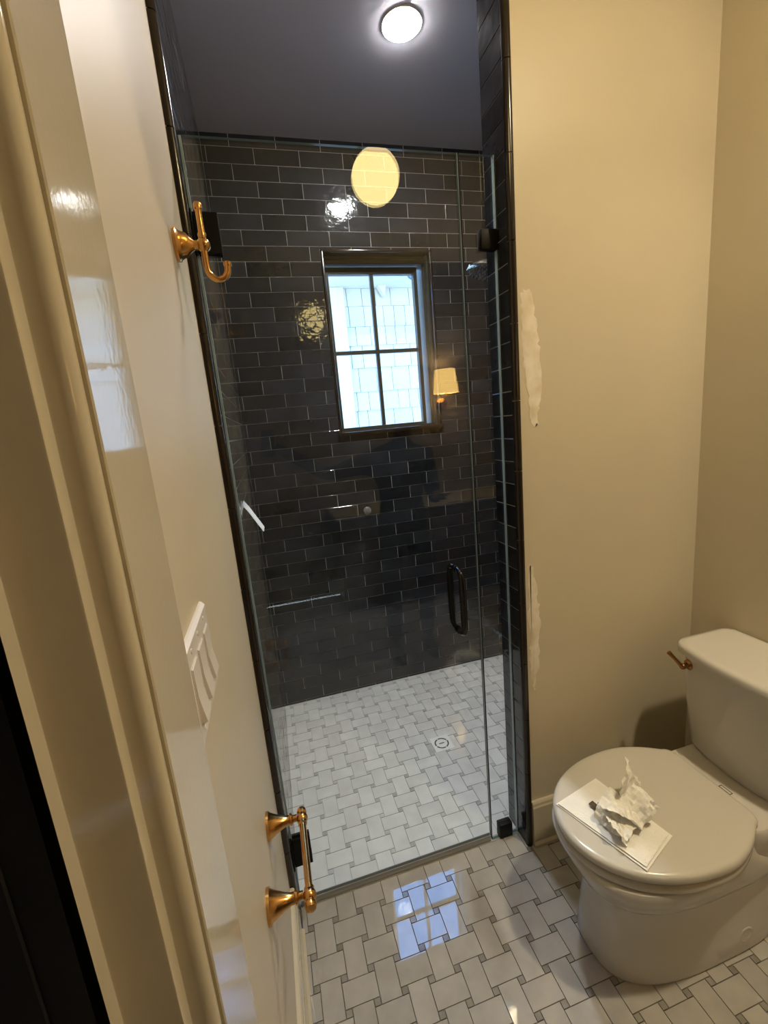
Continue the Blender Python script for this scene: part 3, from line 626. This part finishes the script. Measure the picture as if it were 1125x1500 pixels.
# ================================================================== LIGHT FIXTURES OF THE ROOMS
gx, gy, gz = .700, -.62, 2.638
gl = thing('globe_pendant', 'warm glowing globe pendant reflected high in the shower glass', 'light', (gx, gy, H))
part('canopy', lathe([(0, .055), (.012, .055), (.02, .02)], (gx, gy, H - .0003), (0, 0, -1), 28), M['brass'], gl)
part('rod', lathe([(0, .006), (H - gz - .10, .006)], (gx, gy, H - .015), (0, 0, -1), 12), M['brass'], gl)
part('collar', lathe([(0, .03), (.02, .034)], (gx, gy, gz + .112), (0, 0, -1), 24), M['brass'], gl)
part('globe', sphere((gx, gy, gz), .100, 36, 24), M['globe'], gl)
for x, y, nm in ((1.40, -0.99, 'warm round downlight in the ceiling behind the camera'),):
    v_ = thing('recessed_light', nm, 'light', (x, y, H))
    part('trim_ring', lathe([(0, .055), (0, .078), (.004, .08), (.006, .07), (.001, .055)], (x, y, H), (0, 0, -1), 32), M['drainw'], v_)
    part('lens', lathe([(0, .055), (.003, .055), (.004, .02)], (x, y, H - .0005), (0, 0, -1), 32), M['vled'], v_)
    lv_ = bpy.data.lights.new('downlight_beam', 'AREA'); lv_.shape = 'DISK'; lv_.size = .10; lv_.energy = 8; lv_.spread = math.radians(110); lv_.color = (1, .84, .55)
    lw_ = bpy.data.objects.new('downlight_beam', lv_); C.objects.link(lw_); lw_.location = (0, 0, -.008); lw_.parent = v_
sx, sy, sz = 1.83, VB + .14, 1.97
sc_ = thing('wall_sconce', 'brass wall sconce with glowing fabric shade reflected in the glass', 'sconce', (sx, VB, sz))
part('backplate', lathe([(0, .055), (.008, .055), (.014, .03), (.02, .012)], (sx, VB + .0003, sz - .20), (0, 1, 0), 24), M['brass'], sc_)
part('arm', tube(smooth_path([(sx, VB + .015, sz - .20), (sx, VB + .07, sz - .23), (sx, sy, sz - .21), (sx, sy, sz - .10)], 6), .007, 12), M['brass'], sc_)
_rg = [[(sx + r_ * math.cos(2 * math.pi * k / 36), sy + r_ * math.sin(2 * math.pi * k / 36), sz + h_) for k in range(36)] for h_, r_ in ((-.11, .118), (-.11, .120), (.11, .095), (.11, .093), (-.11, .118))]
part('shade', loft(_rg, cap=False), M['shade'], sc_)
part('bulb', sphere((sx, sy, sz - .02), .022, 16, 10), M['globe'], sc_)
_b = bpy.data.lights.new('sconce_bulb_light', 'POINT'); _b.energy = 16; _b.shadow_soft_size = .03; _b.color = (1, .74, .38)
_bo = bpy.data.objects.new('sconce_bulb_light', _b); C.objects.link(_bo); _bo.location = (0, sy - VB, .035); _bo.parent = sc_
# vanity
vn = thing('vanity_cabinet', 'dark wood vanity cabinet against the back wall behind the camera', 'cabinet', (1.35, VB + .27, 0))
part('body', box(.60, VR - .002, VB + .002, VB + .53, .08, .86, .002), M['wood'], vn)
part('toe_kick', box(.62, VR - .002, VB + .002, VB + .47, .0005, .08), M['black'], vn)
for k in range(4):
    x0 = .61 + k * .42; d1 = part('door', box(x0, x0 + .41, VB + .5305, VB + .55, .10, .84, .003), M['wood'], vn)
    part('knob', lathe([(0, .006), (.012, .006), (.014, .013), (.024, .012)], (x0 + (.37 if k % 2 == 0 else .04), VB + .55, .72), (0, 1, 0), 14), M['brass'], d1)
solid('countertop', box(.58, VR - .002, VB + .002, VB + .57, .8605, .895, .004), M['counter'], 'pale stone countertop on the dark vanity', 'countertop', (1.35, VB + .27, .86))

# ================================================================== PHOTOGRAPHER (reflected in the glass)
def skin_shape(verts, edges, radii, sub=2):
    me = bpy.data.meshes.new('tmp'); me.from_pydata(verts, edges, []); o = bpy.data.objects.new('tmp', me); C.objects.link(o)
    sk = o.modifiers.new('s', 'SKIN'); ss = o.modifiers.new('u', 'SUBSURF'); ss.levels = sub; ss.render_levels = sub
    for i, r in enumerate(radii):
        sv = me.skin_vertices[0].data[i]; sv.radius = (r, r) if not isinstance(r, tuple) else r; sv.use_root = (i == 0)
    dg = bpy.context.evaluated_depsgraph_get(); em = o.evaluated_get(dg).to_mesh()
    res = [tuple(v.co) for v in em.vertices], [tuple(p.vertices) for p in em.polygons]
    o.evaluated_get(dg).to_mesh_clear(); bpy.data.objects.remove(o); bpy.data.meshes.remove(me); return res
px_, py_ = .93, -1.42
pe = thing('person', 'person in dark clothes and cap reaching a phone into the doorway, reflected in glass', 'person', (px_, py_, 0))
LS, RS = Vector((px_ - .18, py_ + .03, 1.40)), Vector((px_ + .18, py_ + .03, 1.40))
cm = cam.matrix_world
LH = cm @ Vector((.075, -.075, .10)); LE = Vector((.47, -1.49, 1.33))
RE = Vector((px_ + .25, py_ - .02, 1.10)); RH = Vector((px_ + .17, py_ + .22, 1.14))
body_v = [(px_, py_, .95), (px_, py_ + .01, 1.10), (px_, py_ + .02, 1.28), (px_, py_ + .02, 1.42), (px_ + .02, py_ + .045, 1.50), (px_ + .03, py_ + .06, 1.56),
          tuple(LS), tuple(LE), tuple(LH), tuple(RS), tuple(RE), tuple(RH),
          (px_ - .10, py_, .90), (px_ - .11, py_ + .02, .50), (px_ - .12, py_ - .02, .09), (px_ + .10, py_, .90), (px_ + .12, py_ + .02, .50), (px_ + .13, py_ - .02, .09)]
body_e = [(0, 1), (1, 2), (2, 3), (3, 4), (4, 5), (3, 6), (6, 7), (7, 8), (3, 9), (9, 10), (10, 11), (0, 12), (12, 13), (13, 14), (0, 15), (15, 16), (16, 17)]
body_r = [(.15, .12), (.15, .115), (.165, .12), (.14, .10), .065, .06, .075, .05, .033, .075, .05, .033, .10, .068, .045, .10, .068, .045]
part('body', skin_shape(body_v, body_e, body_r), M['cloth'], pe, 'dark long sleeved top and trousers', ang=80)
hc = Vector((px_ + .035, py_ + .085, 1.655))
V, F = sphere((0, 0, 0), 1, 28, 20); HV = []
for x, y, z in V:
    sx_ = .076 * (1 - .18 * max(0, -z)); yy = y * .098
    if y > 0: yy *= 1 - .10 * max(0, -z)
    nose = math.exp(-((x / .16) ** 2 + ((z + .12) / .22) ** 2)) * .022 if y > .3 else 0
    brow = math.exp(-((z - .12) / .12) ** 2) * .004 if y > .3 else 0
    sock = sum(math.exp(-(((x - s * .38) / .17) ** 2 + ((z - .0) / .12) ** 2)) for s in (-1, 1)) * -.007 if y > .3 else 0
    chin = math.exp(-((x / .4) ** 2 + ((z + .85) / .2) ** 2)) * .008 if y > 0 else 0
    HV.append((hc.x + x * sx_, hc.y + yy + nose + brow + sock + chin, hc.z + z * .118))
hd = part('head', (HV, F), M['skin'], pe, 'bare head with a face turned to the glass', ang=80)
for s in (-1, 1):
    part('eye', sphere((hc.x + s * .029, hc.y + .080, hc.z), .0115, 14, 10), M['eye'], hd)
    part('ear', sphere((hc.x + s * .077, hc.y - .005, hc.z - .005), .03, 14, 10, (.35, .6, 1)), M['skin'], hd)
part('mouth', sphere((hc.x, hc.y + .088, hc.z - .060), .02, 14, 8, (1.1, .25, .28)), M['skin'], hd)
part('hair', sphere((hc.x, hc.y - .018, hc.z + .012), .1, 24, 14, (.80, .92, 1.06)), M['hair'], pe)
cp = part('cap', lathe([(0, .088), (.03, .090), (.06, .080), (.085, .05), (.095, .012)], (hc.x, hc.y - .004, hc.z + .050), (0, -.12, 1), 28), M['cloth'], pe, 'dark cap')
br = [(hc.x + .075 * math.sin(a), hc.y + .055 + .105 * max(0, math.cos(a))) for a in [math.radians(-90 + 180 * k / 14) for k in range(15)]]
part('brim', prism(br, hc.z + .052, hc.z + .058), M['cloth'], cp)
def hand(wrist, fwd, palm_n, side, curl, name='hand'):
    f = Vector(fwd).normalized(); nrm = Vector(palm_n); nrm = (nrm - f * nrm.dot(f)).normalized(); sd_ = f.cross(nrm) * side
    shapes = [skin_shape([tuple(wrist - f * .03), tuple(wrist + f * .02), tuple(wrist + f * .055), tuple(wrist + f * .085)], [(0, 1), (1, 2), (2, 3)], [(.024, .020), (.030, .016), (.038, .014), (.038, .012)])]
    for k, (ln, off_) in enumerate(((.068, .029), (.078, .010), (.073, -.010), (.058, -.028))):
        p = wrist + f * .075 + sd_ * off_; pts = [p]; d = f.copy()
        for s, fr_ in enumerate((.28, .40, .32)):
            d = (Matrix.Rotation(curl * (.7 + .3 * s), 3, f.cross(nrm)) @ d).normalized(); pts.append(pts[-1] + d * ln * fr_)
        shapes.append(skin_shape([tuple(q_) for q_ in pts], [(0, 1), (1, 2), (2, 3)], [.0095, .009, .0085, .0075]))
    p = wrist + f * .02 + sd_ * .022; d = (f * .6 + sd_ * .9 + nrm * .3).normalized(); pts = [p, p + d * .035, p + d * .035 + (d + f * .8 + nrm * .4).normalized() * .03, p + d * .035 + (d + f * .8 + nrm * .4).normalized() * .052]
    shapes.append(skin_shape([tuple(q_) for q_ in pts], [(0, 1), (1, 2), (2, 3)], [.0125, .0105, .0095, .008]))
    return part(name, join(*shapes), M['skin'], pe, ang=80)
fw = -(cm.to_3x3() @ Vector((0, 0, 1)))
hand(LH, cm.to_3x3() @ Vector((-.35, .55, -.55)), cm.to_3x3() @ Vector((-.9, 0, 0)), 1, .5)
hand(RH, Vector((-.15, .9, .1)), Vector((0, 0, 1)), 1, .55)
for s, lx in ((-1, -.12), (1, .13)):
    part('shoe', loft([[(px_ + lx + .045 * math.cos(a) * k, py_ + .04 + .13 * math.sin(a) * k, z) for a in [2 * math.pi * i / 20 for i in range(20)]] for z, k in ((.0006, .95), (.012, 1), (.04, .95), (.07, .7), (.09, .45))]), M['shoe'], pe)
pm = cm @ Matrix.Translation((.022, -.052, .012))
ps = box(-.038, .038, -.08, .08, -.004, .004, .003, 2); ps = ([tuple(pm @ Vector(q_)) for q_ in ps[0]], ps[1])
solid('smartphone', ps, M['phone'], 'dark smartphone held out in front of the door jamb', 'phone', tuple(pm.translation))
bs = box(-.035, .035, -.07, .07, -.004, .004, .003, 2)
bp_ = Matrix.Translation(RH + Vector((-.02, .125, .012))) @ Matrix.Rotation(.5, 4, 'Z') @ Matrix.Rotation(.25, 4, 'X')
solid('blue_phone', ([tuple(bp_ @ Vector(q_)) for q_ in bs[0]], bs[1]), M['bluep'], 'blue cased phone in the lowered hand', 'phone', tuple(bp_.translation))
